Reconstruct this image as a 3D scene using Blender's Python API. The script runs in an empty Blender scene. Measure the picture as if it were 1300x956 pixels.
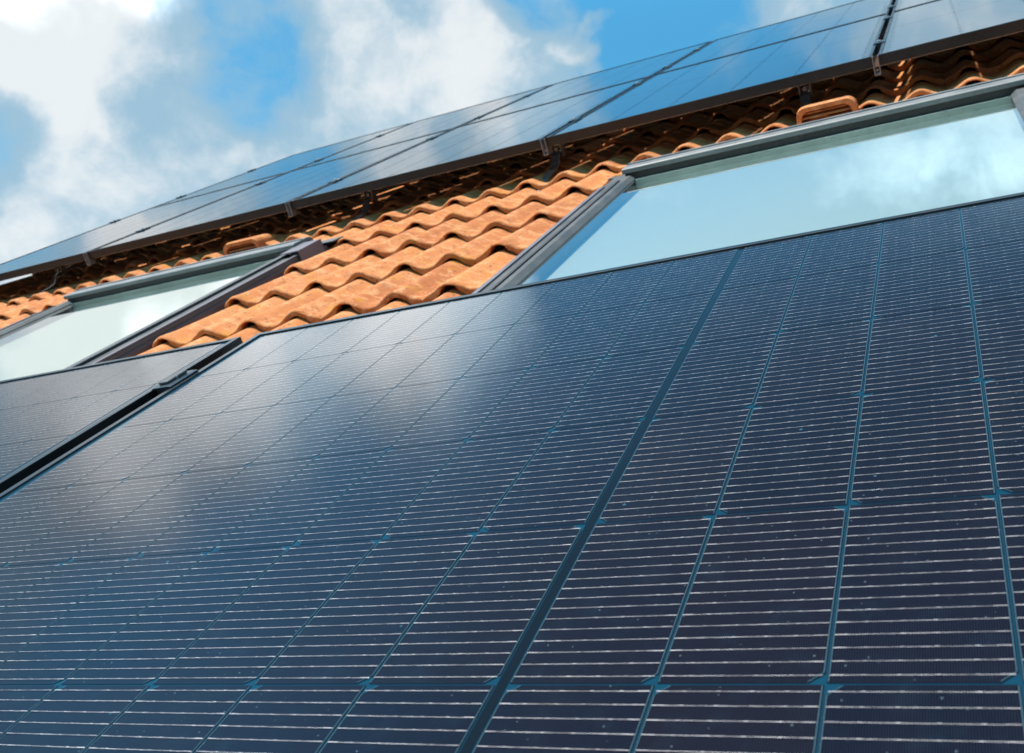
import bpy, bmesh, math, random
from mathutils import Matrix, Vector
random.seed(7)
S = bpy.context.scene
COL = S.collection
TH = math.radians(38.14)                       # roof pitch
ORG = Vector((0, 0, 4.2))                      # roof point straight below the camera
ROT = Matrix.Rotation(TH, 3, 'X')
def W(u, v, n): return ORG + ROT @ Vector((u, v, n))   # along the eave, up the slope, off the slope

# ------------------------------------------------------------------ node helpers
class NT:
    def __init__(s, tree): s.t = tree; s.n = tree.nodes; s.l = tree.links
    def node(s, kind, **kw):
        x = s.n.new(kind)
        for k, v in kw.items(): setattr(x, k, v)
        return x
    def put(s, sock, v):
        if isinstance(v, bpy.types.NodeSocket): s.l.new(v, sock)
        else: sock.default_value = v
    def m(s, op, a, b=0.0, c=None, clamp=False):
        x = s.node('ShaderNodeMath', operation=op, use_clamp=clamp)
        s.put(x.inputs[0], a); s.put(x.inputs[1], b)
        if c is not None: s.put(x.inputs[2], c)
        return x.outputs[0]
    def vm(s, op, a, b=None, out=0):
        x = s.node('ShaderNodeVectorMath', operation=op)
        s.put(x.inputs[0], a)
        if b is not None: s.put(x.inputs[1], b)
        return x.outputs[out]
    def mix(s, f, a, b, blend='MIX'):
        x = s.node('ShaderNodeMix', data_type='RGBA', blend_type=blend)
        s.put(x.inputs[0], f); s.put(x.inputs[6], a); s.put(x.inputs[7], b)
        return x.outputs[2]
    def ss(s, x, lo, hi, a=0.0, b=1.0):
        r = s.node('ShaderNodeMapRange', interpolation_type='SMOOTHSTEP')
        s.put(r.inputs[0], x); s.put(r.inputs[1], lo); s.put(r.inputs[2], hi); s.put(r.inputs[3], a); s.put(r.inputs[4], b)
        return r.outputs[0]
    def noise(s, vec, scale, detail=4, rough=.55, dist=0, dim='3D'):
        x = s.node('ShaderNodeTexNoise', noise_dimensions=dim)
        s.put(x.inputs['Vector'], vec); x.inputs['Scale'].default_value = scale
        x.inputs['Detail'].default_value = detail; x.inputs['Roughness'].default_value = rough
        x.inputs['Distortion'].default_value = dist
        return x.outputs['Fac']
    def sep(s, vec):
        x = s.node('ShaderNodeSeparateXYZ'); s.put(x.inputs[0], vec); return x.outputs
def c4(r, g, b): return (r, g, b, 1)
def mat(name):
    m = bpy.data.materials.new(name); m.use_nodes = True
    t = NT(m.node_tree); t.n.clear()
    out = t.node('ShaderNodeOutputMaterial'); b = t.node('ShaderNodeBsdfPrincipled')
    t.l.new(b.outputs[0], out.inputs[0])
    return m, t, b, out
def bump(t, b, h, strength, dist):
    x = t.node('ShaderNodeBump'); x.inputs['Strength'].default_value = strength; x.inputs['Distance'].default_value = dist
    t.put(x.inputs['Height'], h); t.l.new(x.outputs[0], b.inputs['Normal'])
def obj_coord(t): return t.node('ShaderNodeTexCoord').outputs['Object']

def metal_paint(name, col, rough=.4, metallic=.6, var=.25, dirt=(.16, .14, .12), dirtamt=.25):
    m, t, b, o = mat(name); p = obj_coord(t)
    n1 = t.noise(p, 9, 5, .65); n2 = t.noise(p, 90, 3, .6)
    c = t.mix(t.ss(n1, .35, .7), c4(*[x*(1-var) for x in col]), c4(*[min(1, x*(1+var*.6)) for x in col]))
    c = t.mix(t.m('MULTIPLY', t.ss(n2, .55, .75), dirtamt), c, c4(*dirt))
    t.put(b.inputs['Base Color'], c); b.inputs['Metallic'].default_value = metallic
    t.put(b.inputs['Roughness'], t.ss(n1, .3, .75, rough*.8, rough*1.25))
    bump(t, b, n2, .12, .001)
    return m

# ------------------------------------------------------------------ materials
def tile_material(name, dark=0.0):
    m, t, b, o = mat(name); p = obj_coord(t); x = t.sep(p)
    cell = t.node('ShaderNodeCombineXYZ')
    t.put(cell.inputs[0], t.m('FLOOR', t.m('DIVIDE', t.m('ADD', x[0], 1.815), .30)))
    t.put(cell.inputs[1], t.m('FLOOR', t.m('DIVIDE', t.m('SUBTRACT', x[1], 3.425), .335)))
    wn = t.node('ShaderNodeTexWhiteNoise', noise_dimensions='2D'); t.l.new(cell.outputs[0], wn.inputs['Vector'])
    n1 = t.noise(p, 4.5, 5, .6); n2 = t.noise(p, 26, 5, .7); n3 = t.noise(p, 210, 4, .75)
    c = t.mix(wn.outputs['Value'], c4(.34, .104, .029), c4(.47, .168, .052))
    c = t.mix(t.m('MULTIPLY', t.ss(n1, .42, .62), .55), c, c4(.48, .195, .072))
    c = t.mix(t.m('MULTIPLY', t.ss(n2, .48, .64), .6), c, c4(.60, .30, .14))       # pale bloom
    n4 = t.noise(t.vm('ADD', p, (3.1, 7.7, 1.3)), 11, 6, .75)
    c = t.mix(t.m('MULTIPLY', t.ss(n4, .55, .66), .75), c, c4(.41, .17, .016))       # ochre lichen film
    n5 = t.noise(t.vm('ADD', p, (9.1, 1.7, 4.3)), 15, 7, .8)
    c = t.mix(t.m('MULTIPLY', t.ss(n5, .53, .68), .5), c, c4(.17, .060, .028))      # weathered brown
    n6 = t.noise(t.vm('MULTIPLY', p, (60, 7, 20)), 1, 6, .7)
    c = t.mix(t.m('MULTIPLY', t.ss(n6, .55, .72), .4), c, c4(.16, .060, .030))       # streaks down the slope
    c = t.mix(t.m('MULTIPLY', t.ss(n3, .50, .66), .45), c, c4(.13, .050, .026))       # sand grain
    sp = t.node('ShaderNodeTexVoronoi', feature='F1'); t.put(sp.inputs['Vector'], p); sp.inputs['Scale'].default_value = 85
    c = t.mix(t.m('MULTIPLY', t.m('LESS_THAN', sp.outputs['Distance'], t.m('MULTIPLY', t.ss(t.sep(sp.outputs['Color'])[0], .6, 1.0), .34)), .7), c, c4(.07, .045, .030))
    t.put(b.inputs['Base Color'], c); b.inputs['Roughness'].default_value = .85
    b.inputs['Specular IOR Level'].default_value = .3
    h = t.m('ADD', t.m('MULTIPLY', n2, .6), t.m('MULTIPLY', n3, .5))
    bump(t, b, h, .9, .006)
    return m
M_TILE = tile_material('clay_tile')

def dust(t, p, scale, thr, seed):
    v = t.node('ShaderNodeTexVoronoi', feature='F1'); t.put(v.inputs['Vector'], t.vm('ADD', p, (seed, seed*.7, 0)))
    v.inputs['Scale'].default_value = scale
    rnd = t.sep(v.outputs['Color'])
    r = t.m('MULTIPLY', t.ss(rnd[0], .55, 1.0), thr)
    return t.m('LESS_THAN', v.outputs['Distance'], r)

def glass_coat(b, ior=1.31, rough=.12):
    b.inputs['Coat Weight'].default_value = 1; b.inputs['Coat IOR'].default_value = ior
    b.inputs['Coat Roughness'].default_value = rough
    b.inputs['Specular IOR Level'].default_value = 0

def cell_material(name, ior, rough):
    m, t, b, o = mat(name); p = obj_coord(t); x = t.sep(p)
    f = t.m('FRACT', t.m('DIVIDE', x[0], .00133))
    finger = t.m('LESS_THAN', t.m('ABSOLUTE', t.m('SUBTRACT', f, .5)), .17)
    n1 = t.noise(p, 2.2, 3, .5); n2 = t.noise(p, 40, 4, .6)
    isl = t.node('ShaderNodeNewGeometry').outputs['Random Per Island']
    c = t.mix(t.m('ADD', t.m('MULTIPLY', n1, .5), t.m('MULTIPLY', isl, .5)), c4(.0012, .0030, .0085), c4(.0055, .0036, .0062))
    c = t.mix(t.m('MULTIPLY', t.ss(n2, .5, .75), .4), c, c4(.005, .012, .022))
    c = t.mix(t.m('MULTIPLY', finger, .7), c, c4(.014, .016, .025))
    d1 = dust(t, p, 48, .07, 1.0); d2 = dust(t, p, 170, .12, 5.0)
    c = t.mix(t.m('MULTIPLY', d1, .5), c, c4(.04, .12, .18)); c = t.mix(t.m('MULTIPLY', d2, .4), c, c4(.12, .17, .20))
    runs = t.noise(t.vm('MULTIPLY', p, (38, 2.2, 1)), 1, 5, .65)                  # rain runs in the dust film
    film = t.m('MULTIPLY', t.m('MULTIPLY', t.ss(t.noise(p, 5, 7, .7), .38, .75), t.ss(runs, .3, .75)), .008)
    c = t.mix(film, c, c4(.40, .39, .37))
    t.put(b.inputs['Base Color'], c); b.inputs['Roughness'].default_value = .5
    glass_coat(b, ior, rough)
    return m
M_CELL = cell_material('silicon_cell', 1.31, .12)
M_UCELL = cell_material('silicon_cell_plain_glass', 2.2, .03)

def backsheet_material(name, ior, rough, solid):
    m, t, b, o = mat(name); p = obj_coord(t)
    n = t.noise(p, 30, 3, .5)
    t.put(b.inputs['Base Color'], t.mix(n, c4(.003, .024, .045), c4(.005, .036, .062))); b.inputs['Roughness'].default_value = .5
    glass_coat(b)
    b.inputs['Coat Weight'].default_value = 0
    tr = t.node('ShaderNodeBsdfTransparent'); tr.inputs[0].default_value = c4(.95, .98, .98)
    mx = t.node('ShaderNodeMixShader'); mx.inputs[0].default_value = solid
    t.l.new(tr.outputs[0], mx.inputs[1]); t.l.new(b.outputs[0], mx.inputs[2])
    fr = t.node('ShaderNodeFresnel'); fr.inputs['IOR'].default_value = ior
    gl = t.node('ShaderNodeBsdfGlossy'); gl.inputs['Roughness'].default_value = rough
    k = t.m('MULTIPLY', fr.outputs[0], t.m('SUBTRACT', 1.0, t.node('ShaderNodeNewGeometry').outputs['Backfacing']))
    m2 = t.node('ShaderNodeMixShader'); t.l.new(k, m2.inputs[0]); t.l.new(mx.outputs[0], m2.inputs[1]); t.l.new(gl.outputs[0], m2.inputs[2])
    t.l.new(m2.outputs[0], o.inputs[0])
    return m
M_BACK = backsheet_material('laminate_gap', 1.31, .12, 1.0)
M_UBACK = backsheet_material('laminate_gap_plain_glass', 2.2, .03, .3)
M_STRIP, _t, _b, _o = mat('black_cover_strip'); _b.inputs['Base Color'].default_value = c4(.004, .006, .009); _b.inputs['Roughness'].default_value = .6; glass_coat(_b)

def wire_material():
    m, t, b, o = mat('tinned_wire'); p = obj_coord(t)
    st = t.vm('MULTIPLY', p, (1, 6, 1))
    n1 = t.noise(st, 45, 4, .7); n2 = t.noise(p, 5, 3, .6)
    c = t.mix(t.ss(n1, .3, .7), c4(.20, .19, .21), c4(.58, .56, .58))  # varied glints painted as lighter and darker tones along the wires
    c = t.mix(t.m('MULTIPLY', t.ss(n2, .55, .75), .5), c, c4(.66, .50, .42))  # golden-pink glints painted in as tinted patches
    t.put(b.inputs['Base Color'], c); b.inputs['Metallic'].default_value = .35; b.inputs['Roughness'].default_value = .55
    glass_coat(b)
    return m
M_WIRE = wire_material()
M_EDGE, _t, _b, _o = mat('cell_edge_line'); _b.inputs['Base Color'].default_value = c4(.045, .10, .13); _b.inputs['Roughness'].default_value = .5; glass_coat(_b)
M_FRAME = metal_paint('black_anodised', (.016, .018, .020), .33, .3, .2, (.05, .045, .04), .25)
M_UFRAME = metal_paint('dark_brown_anodised', (.050, .038, .040), .5, .3, .3, (.12, .09, .07), .4)
M_ALU = metal_paint('mill_aluminium', (.62, .60, .58), .38, .9, .2)
M_STEEL = metal_paint('hook_steel', (.24, .23, .235), .45, .7, .3)
M_CLAMP = metal_paint('dark_clamp', (.035, .05, .065), .35, .7, .3)
M_WGREY = metal_paint('window_grey_aluminium', (.055, .060, .064), .55, .0, .2, (.16, .15, .14), .25)
M_WDARK = metal_paint('window_dark_seal', (.018, .018, .02), .6, 0, .2)
M_FLASH = metal_paint('flashing_dark', (.060, .054, .066), .5, .2, .2)
M_FLASHL = metal_paint('flashing_grey', (.075, .086, .09), .6, .0, .15)
M_HOOD = metal_paint('hood_grey_aluminium', (.125, .132, .137), .55, .0, .2, (.20, .19, .17), .3)
M_CAP = metal_paint('flashing_cap_grey', (.10, .095, .115), .6, .0, .15)

def glass_material():
    m, t, b, o = mat('insulating_glass')
    fr = t.node('ShaderNodeFresnel'); fr.inputs['IOR'].default_value = 1.52
    F = fr.outputs[0]
    R = t.m('DIVIDE', t.m('MULTIPLY', F, 2.0), t.m('ADD', F, 1.0))          # all faces of the unit, met once at its front
    R = t.m('MULTIPLY', R, t.m('SUBTRACT', 1.0, t.node('ShaderNodeNewGeometry').outputs['Backfacing']))
    gl = t.node('ShaderNodeBsdfGlossy'); gl.inputs['Roughness'].default_value = 0.0; gl.inputs['Color'].default_value = c4(.97, .98, .975)
    tr = t.node('ShaderNodeBsdfTransparent'); tr.inputs[0].default_value = c4(.95, .97, .96)
    mx = t.node('ShaderNodeMixShader'); t.l.new(R, mx.inputs[0]); t.l.new(tr.outputs[0], mx.inputs[1]); t.l.new(gl.outputs[0], mx.inputs[2])
    t.l.new(mx.outputs[0], o.inputs[0]); t.n.remove(b)
    return m
M_GLASS = glass_material()
M_SPACER = metal_paint('spacer_bar', (.74, .80, .74), .5, .0, .15)
def blind_material():
    m, t, b, o = mat('pale_blind_cloth'); p = obj_coord(t)
    n = t.noise(t.vm('MULTIPLY', p, (6, 1.2, 1)), 14, 5, .6)
    t.put(b.inputs['Base Color'], t.mix(n, c4(.245, .275, .245), c4(.265, .295, .265))); b.inputs['Roughness'].default_value = .9
    return m
M_BLIND = blind_material()
def plain(name, c1, c2, scale, rough=.9, bmp=.3, dist=.004):
    m, t, b, o = mat(name); p = obj_coord(t)
    n1 = t.noise(p, scale, 6, .65); n2 = t.noise(p, scale*9, 4, .6)
    t.put(b.inputs['Base Color'], t.mix(t.m('ADD', t.m('MULTIPLY', n1, .7), t.m('MULTIPLY', n2, .3)), c4(*c1), c4(*c2)))
    b.inputs['Roughness'].default_value = rough; bump(t, b, n2, bmp, dist)
    return m
M_DECK = plain('roof_underlay', (.03, .025, .022), (.06, .05, .045), 5)
M_WALL = plain('render_wall', (.55, .52, .46), (.66, .63, .57), 3)
M_GROUND = plain('grey_yard', (.05, .045, .042), (.09, .08, .075), .6)

# ------------------------------------------------------------------ mesh helpers
class MB:
    def __init__(s): s.v = []; s.f = []
    def quad(s, a, b, c, d):
        i = len(s.v); s.v += [a, b, c, d]; s.f.append((i, i+1, i+2, i+3))
    def box(s, u0, u1, v0, v1, n0, n1):
        i = len(s.v)
        s.v += [(u0,v0,n0),(u1,v0,n0),(u1,v1,n0),(u0,v1,n0),(u0,v0,n1),(u1,v0,n1),(u1,v1,n1),(u0,v1,n1)]
        s.f += [tuple(i+k for k in q) for q in ((3,2,1,0),(4,5,6,7),(0,1,5,4),(1,2,6,5),(2,3,7,6),(3,0,4,7))]
    def prism(s, prof, a0, a1, axis):
        # profile: closed list of 2D points; extruded along axis 'u' (prof = (v,n)), 'v' (prof = (u,n)) or 'n' (prof=(u,v))
        k = len(prof); i = len(s.v)
        for a in (a0, a1):
            for p, q in prof:
                s.v.append((a,p,q) if axis == 'u' else (p,a,q) if axis == 'v' else (p,q,a))
        s.f.append(tuple(range(i, i+k))); s.f.append(tuple(range(i+2*k-1, i+k-1, -1)))
        for j in range(k):
            j2 = (j+1) % k; s.f.append((i+j, i+k+j, i+k+j2, i+j2))
    def build(s, name, m, parent=None, off=(0,0,0), smooth=False, bevel=0, seg=2, fix=True):
        me = bpy.data.meshes.new(name)
        me.from_pydata([(a-off[0], b-off[1], c-off[2]) for a,b,c in s.v], [], s.f)
        if fix:
            bm = bmesh.new(); bm.from_mesh(me); bmesh.ops.remove_doubles(bm, verts=bm.verts, dist=1e-6)
            bmesh.ops.recalc_face_normals(bm, faces=bm.faces); bm.to_mesh(me); bm.free()
        me.materials.append(m)
        o = bpy.data.objects.new(name, me); COL.objects.link(o)
        if parent: o.parent = parent
        if smooth:
            for p in me.polygons: p.use_smooth = True
        if bevel:
            b = o.modifiers.new('Bevel', 'BEVEL'); b.width = bevel; b.segments = seg; b.limit_method = 'ANGLE'; b.angle_limit = math.radians(35)
        return o
def tag(o, label, cat, group=None):
    o['label'] = label; o['category'] = cat
    if group: o['group'] = group
def thing(name, label, cat, u, v, n, group=None):
    o = bpy.data.objects.new(name, None); COL.objects.link(o); o.empty_display_size = .1
    o.location = W(u, v, n); o.rotation_euler = (TH, 0, 0); tag(o, label, cat, group)
    return o
def copy_tree(o, parent=None):
    c = o.copy(); COL.objects.link(c)
    if parent: c.parent = parent
    for ch in list(o.children): copy_tree(ch, c)
    return c

# ------------------------------------------------------------------ ground
g = MB(); g.box(-900, 900, -900, 900, -.5, 0)
go = g.build('ground', M_GROUND); go['kind'] = 'structure'

# ------------------------------------------------------------------ house
house = thing('house', 'house under an orange clay tile roof that carries the solar panels and roof windows', 'house', 0, 0, 0)
ULEFT, URIGHT, VLOW, RIDGE = -4.65, 3.2, -.95, 7.45
WIN = [dict(g0=-.892, g1=.136), dict(g0=-3.27, g1=-2.212)]     # pane edges along the eave
for w in WIN:
    w['o0'] = w['g0']-.088; w['o1'] = w['g1']+.118; w['v0'] = 1.62; w['v1'] = 3.09
# tile field
PITCH, COURSE, AMP = .15, .335, .027
def prof(u):
    c = math.cos(2*math.pi*(u+1.738)/PITCH)
    return AMP*((.5+.5*c)**1.25) - AMP
CREST = -.148
def tile(mb, u0, u1, v0, seedrow, ucell, vclip=None):
    rnd = random.Random(seedrow*1000+ucell)
    NU = max(3, int(round((u1-u0)/.0094)))
    du, dn, dv = rnd.uniform(-.0015,.0015), rnd.uniform(-.002,.002), rnd.uniform(-.004,.004)
    L = .40
    ss = [(0,-2),(0,-1),(0,0),(.0025,1),(.008,2),(.02,3),(.07,3),(.16,3),(.28,3),(L,3)]
    skew = rnd.uniform(-.004, .004)
    i0 = len(mb.v)
    for s, kind in ss:
        for a in range(NU+1):
            u = u0 + (u1-u0)*a/NU
            ph = ((u+1.738)/.30) % 1.0
            hole = min(ph, 1-ph)*.30
            roll = 1 + prof(u)/AMP                       # 1 on a roll, 0 in a valley
            th = .0245 - .0060*roll
            if hole < .034:
                th = .0100 + (.010 if int((hole+.002)/.0065) % 2 == 0 else 0) * (1 if hole > .004 else 0)
            p = CREST + prof(u) + .0215*(1 - s/COURSE) + dn + .0012*math.sin(u*41+v0*17+ucell)
            if a in (0, NU): p -= .0045                  # side joint
            # lip thickening near the nose
            p += .004*math.exp(-(s/.03)**2)
            vv = v0 + dv + s + skew*(a/NU-.5)
            wob = .0015*math.sin(u*90+ucell*3)+.001*math.sin(u*230+seedrow)
            if kind == -2: n = p - th - .002; vv += .03
            elif kind == -1: n = p - th; vv += .003
            elif kind == 0: n = p - .0065
            elif kind == 1: n = p - .0022
            elif kind == 2: n = p - .0004
            else: n = p
            if s < .02: vv += wob
            if vclip is not None: vv = max(vclip, vv)
            mb.v.append((u+du, vv, n))
    for r in range(len(ss)-1):
        for a in range(NU):
            q = i0 + r*(NU+1)+a
            mb.f.append((q, q+1, q+NU+2, q+NU+1))
    # side wall of the overlapping edge (left side laps over its neighbour)
    for edge, flip in ((0, 1), (NU, 0)):
        j0 = len(mb.v)
        for r in range(2, len(ss)):
            x = mb.v[i0+r*(NU+1)+edge]; mb.v.append(x); mb.v.append((x[0], x[1], x[2]-.013))
        for r in range(len(ss)-3):
            q = j0+2*r
            mb.f.append((q, q+1, q+3, q+2) if flip else (q, q+2, q+3, q+1))
tm = MB()
row0 = int(math.floor((VLOW-3.425)/COURSE))
for r in range(row0, int((RIDGE-.12-3.425)/COURSE)+1):
    v0 = 3.425 + r*COURSE
    for k in range(-12, 18):
        a, b = -1.738-.075+.30*k, -1.738-.075+.30*(k+1)
        segs = [(max(a, ULEFT), min(b, URIGHT))]
        for w in WIN:
            # a tile row that would lie under the window: its lip is inside the window's length
            if v0+.02 < w['v1'] and v0+COURSE > w['v0']-.03:
                ns = []
                for s0, s1 in segs:
                    cut0, cut1 = w['o0']-.018, w['o1']+.018
                    if s1 <= cut0 or s0 >= cut1: ns.append((s0, s1)); continue
                    if s0 < cut0: ns.append((s0, cut0))
                    if s1 > cut1: ns.append((cut1, s1))
                segs = ns
        for s0, s1 in segs:
            if s1-s0 > .012:
                under = any(s1 > w['o0'] and s0 < w['o1'] and v0 < w['v1']+.25 and v0 > w['v1']-.25 for w in WIN)
                tile(tm, s0, s1, v0, r, k)
roof = tm.build('roof', M_TILE, house, fix=False, smooth=True)
roof.data.polygons.foreach_set('use_smooth', [True]*len(roof.data.polygons))
try: roof.data.set_sharp_from_angle(angle=math.radians(48))
except Exception: pass
# deck below the tiles with openings for the windows
dk = MB()
us = sorted({ULEFT+.05, URIGHT-.05, *[w['o0']+.02 for w in WIN], *[w['o1']-.02 for w in WIN]})
for a, b in zip(us[:-1], us[1:]):
    hit = [w for w in WIN if abs(w['o0']+.02-a) < 1e-6]
    if hit:
        w = hit[0]; dk.box(a, b, VLOW+.1, w['v0'], -.30, -.235); dk.box(a, b, w['v1'], RIDGE-.02, -.30, -.235)
    else: dk.box(a, b, VLOW+.1, RIDGE-.02, -.30, -.235)
dk.build('underlay', M_DECK, house)
# rear slope, walls (in roof coordinates through the inverse rotation)
INV = ROT.inverted()
def R(x, y, z): return tuple(INV @ (Vector((x, y, z)) - ORG))
ry, rz = W(0, RIDGE, -.2)[1], W(0, RIDGE, -.2)[2]
rear = MB()
pA = [R(ULEFT, ry, rz+.02), R(URIGHT, ry, rz+.02), R(URIGHT, ry+7.3, rz-5.3), R(ULEFT, ry+7.3, rz-5.3)]
pB = [R(ULEFT, ry, rz-.2), R(URIGHT, ry, rz-.2), R(URIGHT, ry+7.3, rz-5.52), R(ULEFT, ry+7.3, rz-5.52)]
i = 0; rear.v += pA+pB; rear.f += [(0,1,2,3),(7,6,5,4),(0,4,5,1),(1,5,6,2),(2,6,7,3),(3,7,4,0)]
rear.build('rear_slope', M_TILE, house)
wl = MB()
yf = W(0, VLOW+.45, -.25)[1]; zf = W(0, VLOW+.45, -.30)[2]-.02
yb = ry+6.6; zb = rz-5.1
def wallpoly(x0, x1, pts):
    k = len(pts); i = len(wl.v)
    for x in (x0, x1):
        for y, z in pts: wl.v.append(R(x, y, z))
    wl.f.append(tuple(range(i, i+k))); wl.f.append(tuple(range(i+2*k-1, i+k-1, -1)))
    for j in range(k): wl.f.append((i+j, i+(j+1)%k, i+k+(j+1)%k, i+k+j))
gab = [(yf, 0), (yf, zf), (ry, rz-.26), (yb, zb), (yb, 0)]
wallpoly(ULEFT+.25, ULEFT+.55, gab); wallpoly(URIGHT-.55, URIGHT-.25, gab)
wallpoly(ULEFT+.55, URIGHT-.55, [(yf, 0), (yf, zf), (yf+.3, zf+.2), (yf+.3, 0)])
wallpoly(ULEFT+.55, URIGHT-.55, [(yb-.3, 0), (yb-.3, zb), (yb, zb-.2), (yb, 0)])
wl.build('wall', M_WALL, house)
# verge tiles: a hooked row along the left gable
vg = MB()
for r in range(row0, int((RIDGE-.1-3.425)/COURSE)+1):
    v0 = 3.425+r*COURSE+.01
    pts = []
    for k in range(13):
        a = math.pi*(k/12)
        pts.append((ULEFT-.03-.055*math.cos(a), -.155+.055*math.sin(a)))
    prof2 = [(ULEFT-.085, -.30)]+pts+[(ULEFT+.025, -.19), (ULEFT+.012, -.19)]+[(ULEFT-.03-.043*math.cos(math.pi*(1-k/12)), -.158+.043*math.sin(math.pi*(1-k/12))) for k in range(13)]+[(ULEFT-.073, -.30)]
    k = len(prof2); i = len(vg.v)
    for s, dn in ((0, .016), (.37, -.010)):
        for p, q in prof2: vg.v.append((p, v0+s, q+dn))
    vg.f.append(tuple(range(i, i+k))); vg.f.append(tuple(range(i+2*k-1, i+k-1, -1)))
    for j in range(k): vg.f.append((i+j, i+k+j, i+k+(j+1)%k, i+(j+1)%k))
vg.build('verge', M_TILE, house)
# ridge caps
rc = MB(); x = ULEFT-.05
while x < URIGHT:
    k = 14; i = len(rc.v)
    for xx, rr in ((x, .125), (x+.40, .112)):
        for j in range(k+1):
            a = math.pi*(j/k); rc.v.append(R(xx, ry-rr*1.15*math.cos(a), rz-.02+rr*.85*math.sin(a)))
    for j in range(k): rc.f.append((i+j, i+j+1, i+k+2+j, i+k+1+j))
    x += .36
ro = rc.build('ridge', M_TILE, house, smooth=True)
ro.modifiers.new('Solid', 'SOLIDIFY').thickness = .014

# roof windows: parts of the house
def roof_window(w, name_label):
    g0, g1, o0, o1, v0, v1 = (w[k] for k in ('g0','g1','o0','o1','v0','v1'))
    NT_, NG = -.1145, -.128                       # sash top, pane
    gt, gb = 2.976, 1.74
    fr = MB()                                     # outer frame: closed box walls reaching below the tiles
    wl_, wr_ = (g0-o0)*.52, (o1-g1)*.52
    fr.box(o0, o0+wl_, v0, v1-.04, -.235, -.121); fr.box(o1-wr_, o1, v0, v1-.04, -.235, -.121)
    fr.box(o0+wl_, o1-wr_, v0, v0+.08, -.235, -.121); fr.box(o0+wl_, o1-wr_, v1-.10, v1-.04, -.235, -.121)
    f = fr.build('roof_window', M_WGREY, house, bevel=.004)
    def piece(name, m, *boxes, **kw):
        q = MB()
        for bx in boxes: q.box(*bx)
        return q.build(name, m, f, **kw)
    f['label'] = name_label
    sa = MB()                                     # sash with a bevelled inner edge
    for s, e, d in ((o0+wl_+.009, g0, 1), (o1-wr_-.009, g1, -1)):
        lo = [(s, -.16), (s, NT_-.003), (s+d*.004, NT_), (e-d*.014, NT_), (e, NG+.002), (e, -.16)]
        sa.prism(lo, v0+.09, gt+.06, 'v')
    sa.prism([(v0+.09, -.16), (v0+.09, NT_), (gb-.014, NT_), (gb, NG+.002), (gb, -.16)], g0, g1, 'u')
    sa.prism([(gt+.024, -.16), (gt+.024, -.1285), (gt+.006, -.1285), (gt+.006, -.16)], g0, g1, 'u')
    sa.build('sash', M_WGREY, f, bevel=.0015)
    piece('seal', M_WDARK, (o0+wl_+.0005, o0+wl_+.0085, v0+.085, v1-.17, -.20, -.1125)); piece('seal', M_WDARK, (o1-wr_-.0085, o1-wr_-.0005, v0+.085, v1-.17, -.20, -.1125))
    pn = MB(); pn.box(g0-.004, g1+.004, gb-.004, gt+.004, NG-.024, NG)
    pn.build('pane', M_GLASS, f)
    piece('spacer', M_SPACER, (g0, g1, 2.962, 2.974, -.1515, -.1285))
    piece('head_lining', M_SPACER, (g0-.012, g1+.012, 2.962, 2.975, -.1615, -.1523))
    bl = MB(); bl.box(g0-.018, g1+.018, gb-.016, gt+.016, -.168, -.162)
    bl.build('blind', M_BLIND, f)
    h0, h1 = g0-.038, g1+.050
    hd = MB()                                     # top cover: a folded metal hood
    hd.prism([(2.972, -.1070), (2.972, -.0935), (2.977, -.0910), (3.070, -.0915), (3.088, -.096), (3.105, -.118), (3.105, -.124), (3.095, -.1245), (3.085, -.1075)], h0, h1, 'u')
    hd.build('hood', M_HOOD, f, bevel=.002)
    un = MB(); un.box(h0+.006, h1-.006, 2.982, 3.030, -.1277, -.1077)
    un.build('hood_seal', M_WDARK, f)
    sh = MB(); sh.box(h0+.004, h1-.004, 3.030, 3.040, -.0912, -.0885)
    sh.build('hood_bead', M_FLASHL, f)
    fl = MB()                                     # side flashings and a sheet above the hood
    fl.prism([(o1+.001, -.138), (o1+.004, -.134), (o1+.0055, -.140), (o1+.006, -.232), (o1+.055, -.232), (o1+.055, -.234), (o1+.001, -.234)], v0-.05, v1-.03, 'v')
    fl.build('flashing', M_FLASH, f); fl = MB()
    fl.prism([(o0-.001, -.138), (o0-.004, -.134), (o0-.0055, -.140), (o0-.006, -.232), (o0-.055, -.232), (o0-.055, -.234), (o0-.001, -.234)], v0-.05, v1-.03, 'v')
    fl.build('flashing', M_FLASH, f)
    to = MB(); to.prism([(3.07, -.130), (3.07, -.126), (3.14, -.128), (3.30, -.205), (3.60, -.215), (3.60, -.218), (3.30, -.209), (3.14, -.134)], o0-.03, o1+.03, 'u')
    to.build('head_flashing', M_FLASHL, f)
    # cheek plates closing the head of the frame
    q = MB(); q.box(o1+.007, o1+.0105, 2.88, 3.03, -.185, -.1058); q.box(o1-.07, o1+.0105, 2.88, 3.03, -.1058, -.1030)
    q.build('cheek_plate', M_CAP, f)
    # light drip edges on the outer frame
    piece('drip_edge', M_CAP, (o0-.001, o0+.012, v0, 2.895, -.1208, -.1165)); piece('drip_edge', M_CAP, (o1-.012, o1+.001, v0, 2.895, -.1208, -.1165))
    return f
roof_window(WIN[0], 'roof window at the right, with white clouds mirrored in its pane')
roof_window(WIN[1], 'roof window at the left, a dark side flashing next to the sunlit tiles')

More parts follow.
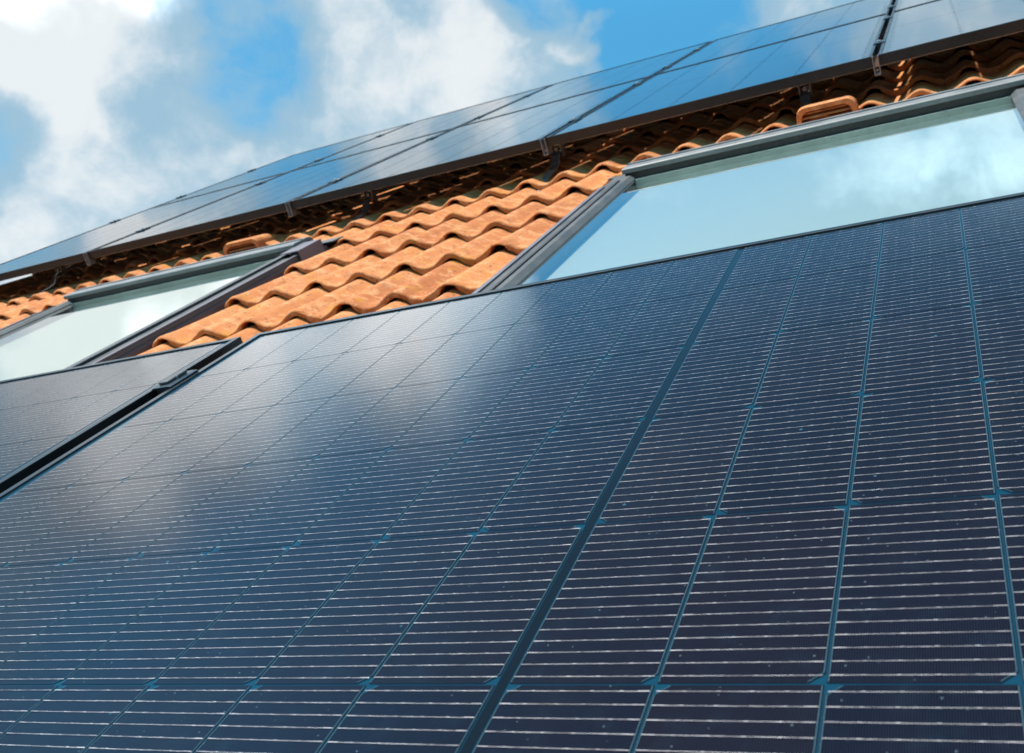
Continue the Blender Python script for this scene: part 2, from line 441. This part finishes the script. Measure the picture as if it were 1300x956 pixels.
# vent tiles
def vent(u, v):
    mb = MB(); w2, n0, n1 = .098, -.165, -.094
    out = []; K = 20
    def sect(ww, top, base):
        pts = [(u-ww, base)]
        for k in range(9):
            a = math.pi/2*(k/8); pts.append((u-ww+.030*(1-math.cos(a))+.006, top-.030*(1-math.sin(a))))
        for k in range(9):
            a = math.pi/2*(1-k/8); pts.append((u+ww-.030*(1-math.cos(a))-.006, top-.030*(1-math.sin(a))))
        pts.append((u+ww, base)); return pts
    outer = [sect(w2, n1, n0), sect(w2*1.0, n1+.004, n0), sect(w2*.98, n1-.006, n0), sect(w2*.92, n1-.04, n0), sect(w2*.8, n0+.002, n0)]
    vs = [v-.012, v+.004, v+.09, v+.20, v+.30]
    k = len(outer[0]); i = 0
    for s, vv in zip(outer, vs):
        for p, q in s: mb.v.append((p, vv, q))
    for r in range(4):
        for j in range(k-1): mb.f.append((r*k+j, r*k+j+1, (r+1)*k+j+1, (r+1)*k+j))
    inner = [(u+(p-u)*.84, n0+(q-n0)*.80) for p, q in outer[0]]
    b = len(mb.v)
    for p, q in inner: mb.v.append((p, v-.012, q))
    for p, q in inner: mb.v.append((p, v+.07, q))
    for j in range(k-1):
        mb.f.append((j, b+j, b+j+1, j+1)); mb.f.append((b+j, b+k+j, b+k+j+1, b+j+1))
    mb.f.append(tuple(range(b+k, b+2*k)))
    o = mb.build('vent_tile', M_TILE, house, smooth=True)
    try: o.data.set_sharp_from_angle(angle=math.radians(40))
    except Exception: pass
    l = MB()
    for q in range(4):
        nn = -.160+.0145*q
        l.prism([(v-.006, nn), (v-.004, nn+.0035), (v+.035, nn+.012), (v+.035, nn+.009)], u-w2*.80, u+w2*.80, 'u')
    l.build('louvre', M_TILE, o)
vent(-.365, 3.415); vent(-2.715, 3.395)

# ------------------------------------------------------------------ solar panels
def ring(mb, u0, u1, v0, v1, lip, nb, nt, wall=.0):
    # frame of four mitred bars
    for A, B, C, D in (((u0,v0),(u1,v0),(u1-lip,v0+lip),(u0+lip,v0+lip)), ((u1,v0),(u1,v1),(u1-lip,v1-lip),(u1-lip,v0+lip)),
                       ((u1,v1),(u0,v1),(u0+lip,v1-lip),(u1-lip,v1-lip)), ((u0,v1),(u0,v0),(u0+lip,v0+lip),(u0+lip,v1-lip))):
        i = len(mb.v)
        for n in (nb, nt):
            for p in (A, B, C, D): mb.v.append((p[0], p[1], n))
        mb.f += [tuple(i+k for k in q) for q in ((3,2,1,0),(4,5,6,7),(0,1,5,4),(2,3,7,6))]
def cell_layout(nu, nv, cu, cv, gap_at_mid, along):
    # centres of the cells, panel centred on 0; 'along' = axis that has the half-cut middle gap
    def axis(n, pitch, mid):
        if not mid: return [(-n/2+.5+i)*pitch for i in range(n)]
        h = n//2; return [-(mid/2) - (h-i-.5)*pitch for i in range(h)] + [(mid/2)+(i+.5)*pitch for i in range(h)]
    return axis(nu, cu, gap_at_mid if along == 'u' else 0), axis(nv, cv, gap_at_mid if along == 'v' else 0)
def cell_poly(cx, cy, hx, hy, ch, side, axis):
    if axis == 'u':
        return [(cx-hx,cy-hy),(cx+hx-ch,cy-hy),(cx+hx,cy-hy+ch),(cx+hx,cy+hy-ch),(cx+hx-ch,cy+hy),(cx-hx,cy+hy)] if side > 0 else \
               [(cx-hx+ch,cy-hy),(cx+hx,cy-hy),(cx+hx,cy+hy),(cx-hx+ch,cy+hy),(cx-hx,cy+hy-ch),(cx-hx,cy-hy+ch)]
    q = cell_poly(cy, cx, hy, hx, ch, side, 'u'); return [(b, a) for a, b in q][::-1]
def inset(poly, d):
    cx = sum(p[0] for p in poly)/len(poly); cy = sum(p[1] for p in poly)/len(poly)
    n = len(poly); out = []
    for i in range(n):
        a, b, c = Vector(poly[i-1]), Vector(poly[i]), Vector(poly[(i+1) % n])
        e1 = (b-a).normalized(); e2 = (c-b).normalized()
        n1 = Vector((-e1.y, e1.x)); n2 = Vector((-e2.y, e2.x)); bis = (n1+n2).normalized()
        out.append(tuple(b + bis*(d/max(.3, bis.dot(n1)))))
    return out
def panel_meshes(w, l, nu, nv, pu, pv, along, wires, fmat, lip, slot=.00055):
    """meshes of one module, centred on its own middle, glass face at n = 0"""
    parts = {}
    f = MB(); ring(f, -w/2, w/2, -l/2, l/2, lip, -.032, .0016)
    # lower inner flange
    ring(f, -w/2+.001, w/2-.001, -l/2+.001, l/2-.001, .026, -.0335, -.0322)
    parts['frame'] = (f, fmat)
    b = MB(); b.box(-w/2+lip*.5, w/2-lip*.5, -l/2+lip*.5, l/2-lip*.5, -.0052, -.0012)
    parts['backsheet'] = (b, M_BACK if wires else M_UBACK)
    c = MB(); wr = MB(); ol = MB(); rnd = random.Random(3)
    us, vs = cell_layout(nu, nv, pu, pv, .0080, along)
    hx, hy = pu/2-slot, pv/2-.0007
    for iu, cx in enumerate(us):
        for iv, cy in enumerate(vs):
            side = 1 if (iv if along == 'u' else iu) % 2 else -1
            po = cell_poly(cx, cy, hx, hy, .0082, side, along)
            i = len(c.v); c.v += [(x, y, -.0008) for x, y in po]; c.f.append(tuple(range(i, i+6)))
            if not wires: continue
            a1, a2 = inset(po, .0007), inset(po, .00105)
            for j in range(6):
                j2 = (j+1) % 6
                if along == 'u' and abs(po[j][1]-po[j2][1]) < 1e-5: continue
                ol.quad((*a1[j], -.0005), (*a1[j2], -.0005), (*a2[j2], -.0005), (*a2[j], -.0005))
            NB = 16; step = 2*hy/NB
            for kk in range(NB):
                y = cy-hy+step*(kk+.5) + rnd.uniform(-.0003, .0003); y2 = y+rnd.uniform(-.0002, .0002)
                ww = .000138
                e = .0012
                wr.quad((cx-hx+e, y-ww, -.0003), (cx+hx-e, y2-ww, -.0003), (cx+hx-e, y2+ww, -.0003), (cx-hx+e, y+ww, -.0003))
                for x0, x1, k2 in ((cx-hx+.0016, cx-hx+.0085, 1.6), (cx+hx-.0085, cx+hx-.0016, 1.6)):
                    wr.quad((x0, y-ww*k2, -.0002), (x1, y-ww*k2, -.0002), (x1, y+ww*k2, -.0002), (x0, y+ww*k2, -.0002))
                for q in range(1, 5):
                    x0 = cx-hx+2*hx*q/5+rnd.uniform(-.001, .001)
                    wr.quad((x0-.0011, y-ww*1.7, -.0002), (x0+.0011, y-ww*1.7, -.0002), (x0+.0011, y+ww*1.7, -.0002), (x0-.0011, y+ww*1.7, -.0002))
    sm = MB()
    if along == 'u': sm.quad((-.0037, -l/2+lip, -.0010), (.0037, -l/2+lip, -.0010), (.0037, l/2-lip, -.0010), (-.0037, l/2-lip, -.0010))
    else: sm.quad((-w/2+lip, -.0037, -.0010), (w/2-lip, -.0037, -.0010), (w/2-lip, .0037, -.0010), (-w/2+lip, .0037, -.0010))
    parts['cover_strip'] = (sm, M_STRIP)
    parts['cells'] = (c, M_CELL if wires else M_UCELL)
    if wires:
        k = len(wr.v); nf = len(wr.f)
        wr.v += ol.v; wr.f += [tuple(i+k for i in q) for q in ol.f]; wr.second = (nf, M_EDGE)
        parts['busbars'] = (wr, M_WIRE)
    return parts
def make_panel(parts, label, group, u, v):
    root = thing('solar_panel', label, 'solar panel', u, v, 0, group)
    for nm, (mb, m) in parts.items():
        o = mb.build(nm, m, root, bevel=.0009 if nm == 'frame' else 0, fix=(nm in ('frame', 'backsheet')))
        if hasattr(mb, 'second'):
            o.data.materials.append(mb.second[1])
            for p in o.data.polygons[mb.second[0]:]: p.material_index = 1
    return root
LOWL, LOWW = 1.417-.2543, 1.7385
PU, PV = .0931, .18865
lowp = panel_meshes(LOWW, LOWL, 18, 6, PU, PV, 'u', True, M_FRAME, .012)
LV = (1.417+.2543)/2
p1 = make_panel(lowp, 'large black solar panel that fills the foreground, white wires across its cells', 'solar panels in the lower row', -.2978, LV)
p2 = copy_tree(p1); p2.location = W(-1.2070-LOWW/2, LV, 0)
p2['label'] = 'black solar panel below the left roof window, cut off by the left edge'
# upper array: five columns, two rows, upright
UPW, UPL, UPITCH = 1.136, 1.744, 1.156
upp = panel_meshes(UPW, UPL, 5, 16, .2155, .1055, 'v', False, M_FRAME, .010, .0028)
gapu = [-.200-UPITCH*k for k in range(4)]
colc = [-.200+UPITCH/2-UPITCH*k for k in range(5)]
rowv = [3.516+UPL/2, 3.516+UPL*1.5+.02]
names = ['rightmost column', 'second column from the right', 'middle column', 'second column from the gable', 'gable-end column']
base = None
for k, cu in enumerate(colc):
    for r, cv in enumerate(rowv):
        lab = ['sky-reflecting panel of the upper array, bottom row, %s', 'panel of the upper array, top row against the sky, %s'][r] % names[k]
        if base is None: base = make_panel(upp, lab, 'solar panels in the upper array', cu, cv)
        else:
            o = copy_tree(base); o.location = W(cu, cv, 0); o['label'] = lab

# clamps, rails, hooks
def make_clamp(u, v, label, w, group):
    root = thing('panel_clamp', label, 'clamp', u, v, 0, group)
    mb = MB(); h = .0016
    mb.prism([(-w/2-.009, h+.0003), (-w/2-.009, h+.0030), (-w/2-.002, h+.0038), (w/2+.002, h+.0038), (w/2+.009, h+.0030), (w/2+.009, h+.0003), (w/2-.001, h+.0003), (w/2-.001, -.030), (-w/2+.001, -.030), (-w/2+.001, h+.0003)], -.035, .035, 'v')
    mb.build('clamp_body', M_CLAMP, root, bevel=.0006)
    s = MB(); K = 14
    s.prism([(.0062*math.cos(2*math.pi*k/K), .0062*math.sin(2*math.pi*k/K)) for k in range(K)], h+.0040, h+.0085, 'n')
    s.build('bolt', M_ALU, root, bevel=.0006)
    return root
c0 = make_clamp(-1.183, 1.205, 'dark metal clamp in the gap between the two lower panels', .022, 'panel clamps')
q = MB(); q.box(-.013, .006, -.024, .026, .0056, .0105); q.build('clamp_bridge', M_WGREY, c0, bevel=.0015)
u0 = make_clamp(gapu[0], 3.91, 'x', .020, 'panel clamps')
ord_ = ['lowest', 'second', 'third', 'topmost']
gaps = ['wide dark gap at the upper right', 'gap above the bare tiles between the windows', 'gap above the right end of the left window', 'leftmost gap of the upper array']
for gi, gu in enumerate(gapu):
    for ci, cv in enumerate((3.91, 4.94, 5.60, 6.45)):
        o = u0 if (gi, ci) == (0, 0) else copy_tree(u0)
        o.location = W(gu, cv, 0); o['label'] = '%s clamp up the %s' % (ord_[ci], gaps[gi])
for ci, cv in enumerate((3.91, 4.94, 5.60, 6.45)):
    o = copy_tree(u0); o.location = W(colc[4]-UPW/2-.010, cv, 0); o['label'] = '%s clamp on the outer left edge of the upper array' % ord_[ci]

def make_hook(u, label, vr=3.80):
    root = thing('roof_hook', label, 'roof hook', u, vr, 0, 'roof hooks under the upper panels')
    # flat bar: out from under the tile lip, up in a bend, to the rail
    a = MB(); pts = [(-.40+.02, -.170), (-.26, -.146), (-.17, -.137), (-.125, -.128), (-.105, -.112), (-.092, -.094), (-.055, -.082), (.03, -.079)]
    w, th = .017, .006
    i = 0
    for k, (p, q) in enumerate(pts):
        t0 = Vector(pts[min(k+1, len(pts)-1)])-Vector(pts[max(k-1, 0)]); t0.normalize(); nn = Vector((-t0.y, t0.x))*th/2
        a.v += [(-w, p+nn.x, q+nn.y), (w, p+nn.x, q+nn.y), (w, p-nn.x, q-nn.y), (-w, p-nn.x, q-nn.y)]
    for k in range(len(pts)-1):
        for j in range(4): a.f.append((4*k+j, 4*k+(j+1) % 4, 4*k+4+(j+1) % 4, 4*k+4+j))
    a.f.append((0,1,2,3)); a.f.append(tuple(4*len(pts)-1-j for j in range(4)))
    a.build('hook_arm', M_STEEL, root, bevel=.001)
    b = MB()                                    # U shaped saddle below the rail
    b.prism([(-.021, -.040), (-.021, -.108), (.021, -.108), (.021, -.040), (.0165, -.040), (.0165, -.1035), (-.0165, -.1035), (-.0165, -.040)], -.062, -.030, 'v')
    b.build('saddle', M_STEEL, root, bevel=.0008)
    s = MB(); K = 6
    s.prism([(.008*math.cos(2*math.pi*k/K), -.074+.008*math.sin(2*math.pi*k/K)) for k in range(K)], -.020, -.066, 'v')
    s.build('nut', M_STEEL, root)
    return root
h0 = make_hook(-.455, 'steel roof hook with bright saddle behind the right-hand vent tile')
for u, lab in ((-1.40, 'bent roof hook beneath the panel gap above the bare tiles'), (-2.27, 'bent roof hook above the top right corner of the left window'),
               (-4.12, 'dark roof hook nearest the gable, left of the left window')):
    o = copy_tree(h0); o.location = W(u, 3.80, 0); o['label'] = lab
# end clips under the frame at each gap
def make_clip(u, label):
    root = thing('frame_clip', label, 'clip', u, 3.516, -.02, 'clips on the lower edge of the upper array')
    m1 = MB()
    m1.prism([(-.0095, .020), (-.0095, -.040), (.0095, -.040), (.0095, .020), (.007, .020), (.007, -.0365), (-.007, -.0365), (-.007, .020)], -.012, .03, 'v')
    m1.build('clip_body', M_STEEL, root, bevel=.0006)
    s = MB(); K = 10
    s.prism([(.004*math.cos(2*math.pi*k/K), -.024+.004*math.sin(2*math.pi*k/K)) for k in range(K)], -.004, .002, 'v')
    s.build('rivet', M_STEEL, root)
    return root
k0 = make_clip(gapu[0], 'grey clip at the foot of the wide dark gap, upper right')
for gi, lab in ((1, 'grey clip at the foot of the gap above the bare tiles'), (2, 'small clip at the foot of the gap above the left window corner'), (3, 'small clip at the foot of the leftmost gap')):
    o = copy_tree(k0); o.location = W(gapu[gi], 3.516, -.02); o['label'] = lab
for k, vr in enumerate((3.865, 4.94, 5.60, 6.45)):
    r = MB(); a, b = colc[4]-UPW/2+.05, colc[0]+UPW/2-.02
    pr = [(-.019, -.0345), (-.019, -.0715), (.019, -.0715), (.019, -.0345), (.006, -.0345), (.006, -.042), (-.006, -.042), (-.006, -.0345)]
    r.prism(pr, a-(a+b)/2, b-(a+b)/2, 'u')
    o = r.build('mounting_rail', M_ALU); o.location = W((a+b)/2, vr, 0); o.rotation_euler = (TH, 0, 0)
    tag(o, 'aluminium rail under the upper panels, %s one up the slope' % ['first', 'second', 'third', 'fourth'][k], 'rail', 'rails under the upper panels')

# ------------------------------------------------------------------ camera
cam = bpy.data.cameras.new('camera'); co = bpy.data.objects.new('camera', cam); COL.objects.link(co); S.camera = co
RR = ((0.8961402498960668, 0.3490415558512286, -0.27404863106067634), (0.14261268700212826, 0.3582744634471485, 0.9226597610439348), (-0.42023122250101347, 0.8659153535679682, -0.27128641307755963))
FPX, CX, CY = 1291.62, 650.0, 433.5
right, up, fwd = (ROT @ Vector(r) for r in RR)
mw = Matrix((( right.x, up.x, -fwd.x), (right.y, up.y, -fwd.y), (right.z, up.z, -fwd.z)))
co.matrix_world = Matrix.Translation(W(-.005, .003, .355)) @ mw.to_4x4()
cam.sensor_width = 36; cam.lens = 36*FPX/1300; cam.shift_y = -(478-CY)/1300
cam.clip_start = .02; cam.clip_end = 3000
cam.dof.use_dof = True; cam.dof.focus_distance = 1.1; cam.dof.aperture_fstop = 15

# ------------------------------------------------------------------ sun and sky
su, sv, sn = -.25, .20, 1.0
SD = (ROT @ Vector((su, sv, sn))).normalized()
L = bpy.data.lights.new('sun', 'SUN'); L.energy = 4.4; L.angle = math.radians(.5); L.color = (1, .93, .83)
lo = bpy.data.objects.new('sun', L); COL.objects.link(lo)
lo.rotation_euler = SD.to_track_quat('Z', 'Y').to_euler(); lo.location = (0, 0, 30)

def pix(x, y, refl=False):
    d = Vector(((x-CX), -(y-CY), FPX)).normalized()
    q = Vector((sum(RR[i][0]*d[i] for i in range(3)), sum(RR[i][1]*d[i] for i in range(3)), sum(RR[i][2]*d[i] for i in range(3))))
    if refl: q.z = -q.z
    return (ROT @ q).normalized()
# cloud masses of that day's sky: direction (seen directly / in the glass), angular radius in pixels of the lens, weight
BL = [(600,60,0,150,1.7),(680,95,0,70,.7),(470,120,0,150,.65),(390,25,0,65,.7),(270,40,0,105,-1.0),(240,165,0,120,.6),(345,185,0,90,.8),(430,205,0,90,.5),(345,95,0,70,-.35),(90,60,0,120,.25),(20,5,0,70,-.15),
      (15,185,0,55,-.6),(70,235,0,110,.35),(30,320,0,90,1.0),(170,175,0,100,.45),(505,8,0,45,-.8),(645,12,0,32,-.9),(775,75,0,120,-1.1),(725,42,0,22,.9),
      (850,40,0,100,-.9),(955,22,0,75,.75),(1060,-20,0,90,.3),(240,250,0,110,-.25),(440,210,0,90,-.15),
      (1070,250,1,70,.6),(1125,200,1,60,.3),(1235,195,1,70,.9),(880,290,1,300,.3),(480,200,1,140,-.5),(120,420,1,220,.35),(90,430,1,120,.35),
      (1230,40,1,80,.6),(760,140,1,110,-.8),(960,100,1,120,-.35),(500,210,1,200,-.25),
      (340,430,1,170,2.2),(170,500,1,140,1.7),(560,410,1,120,1.9),(430,500,1,90,.35),(90,590,1,110,.5),(770,400,1,110,-.8),(1120,340,1,220,-.7),
      (960,470,1,300,-.7),(560,620,1,200,-.4),(500,800,1,350,-1.2),(1000,760,1,350,-1.2),(760,950,1,450,-.8)]
wd = bpy.data.worlds.new('World'); S.world = wd; wd.use_nodes = True
t = NT(wd.node_tree); t.n.clear()
out = t.node('ShaderNodeOutputWorld'); bg = t.node('ShaderNodeBackground'); t.l.new(bg.outputs[0], out.inputs[0])
sky = t.node('ShaderNodeTexSky', sky_type='NISHITA'); sky.sun_disc = False
sky.sun_elevation = math.asin(SD.z); sky.sun_rotation = math.atan2(SD.x, SD.y)
sky.altitude = 200; sky.air_density = 1.0; sky.dust_density = .2; sky.ozone_density = 2.0
dirv = t.vm('NORMALIZE', t.node('ShaderNodeTexCoord').outputs['Generated'])
n1 = t.noise(dirv, 6.5, 10, .58, .5); n2 = t.noise(t.vm('ADD', dirv, (5.2, 1.3, 2.7)), 11, 8, .6, .2)
warp = t.node('ShaderNodeTexNoise'); t.put(warp.inputs['Vector'], dirv); warp.inputs['Scale'].default_value = 9; warp.inputs['Detail'].default_value = 5
wv = t.vm('MULTIPLY', t.vm('SUBTRACT', warp.outputs['Color'], (.5, .5, .5)), (.16, .16, .16))
dw = t.vm('NORMALIZE', t.vm('ADD', dirv, wv))
F = .15
for x, y, rf, r, wgt in BL:
    b = pix(x, y, bool(rf)); ang = r/FPX
    d = t.vm('DOT_PRODUCT', dw, tuple(b), out=1)
    s = t.ss(d, math.cos(ang*1.5), 1.0, 0.0, wgt*.85)
    F = t.m('ADD', F, s)
F = t.m('ADD', F, t.m('MULTIPLY', t.m('SUBTRACT', n1, .5), 1.7))
F = t.m('ADD', F, t.m('MULTIPLY', t.m('SUBTRACT', n2, .5), 1.2))
n3 = t.noise(t.vm('ADD', dw, (1.7, 4.1, 8.3)), 30, 8, .65, .6)
F = t.m('ADD', F, t.m('MULTIPLY', t.m('SUBTRACT', n3, .5), .8))
side = t.ss(t.sep(dirv)[1], -.25, .30)                 # unseen sky behind the camera kept clearer to weaken the fill light
F = t.m('ADD', F, t.ss(t.sep(dirv)[2],   .86, .97, 0.0, -.7))
cover = t.m('MULTIPLY', t.ss(F, -.45, .75), t.m('ADD', t.m('MULTIPLY', side, .85), .15))
shade = t.ss(t.m('ADD', F, t.m('MULTIPLY', t.m('SUBTRACT', n2, .5), 1.1)), 0.62, 1.95)
blue = t.mix(1.0, sky.outputs[0], c4(.54, 1.46, 1.44), 'MULTIPLY')
deep = t.ss(t.sep(dirv)[2], .74, .93, 1.0, .34)              # the blue deepens towards the zenith
vsc = t.node('ShaderNodeVectorMath', operation='SCALE'); t.l.new(blue, vsc.inputs[0]); deep = t.m('MULTIPLY', deep, t.ss(t.sep(dirv)[2], .56, .68, 1.0, 1.3)); t.put(vsc.inputs[3], deep); blue = vsc.outputs[0]
SKYK, CLK = 1.0, 1.0
cl = t.mix(shade, c4(2.1, 3.2, 4.0), c4(5.1, 5.3, 5.35))
zz = t.sep(dirv)[2]
glow = t.m('MULTIPLY', t.m('MULTIPLY', t.ss(zz, .62, .74, 1.0, 1.45), t.ss(zz, .72, .79, 1.0, 2.0)), t.ss(zz, .86, .97, 1.0, .35))  # clouds above the view boosted by height for what the panels mirror
for gx, gy, gr, gk in ((360,450,165,1.9), (560,400,140,2.0), (180,560,120,.9), (690,185,90,.3)):        # added bright sky patches, mostly unseen, to strengthen the panel reflections
    glow = t.m('ADD', glow, t.ss(t.vm('DOT_PRODUCT', dw, tuple(pix(gx, gy, True)), out=1), math.cos(gr/FPX), 1.0, 0.0, gk))      # each patch adds to the height-based boost
cl = t.vm('SCALE', cl); cl.node.inputs[3].default_value = 1; t.put(cl.node.inputs[3], glow)
col = t.mix(t.m('MULTIPLY', cover, .94), blue, cl)
t.l.new(col, bg.inputs[0]); bg.inputs[1].default_value = .08

# ------------------------------------------------------------------ render settings
vs = S.view_settings; S.display_settings.display_device = 'sRGB'
vs.view_transform = 'Standard'; vs.look = 'None'; vs.exposure = 1.1; vs.gamma = 1.0; vs.use_curve_mapping = False
S.cycles.max_bounces = 8; S.cycles.transparent_max_bounces = 16; S.cycles.use_denoising = True
S.cycles.sample_clamp_indirect = 4
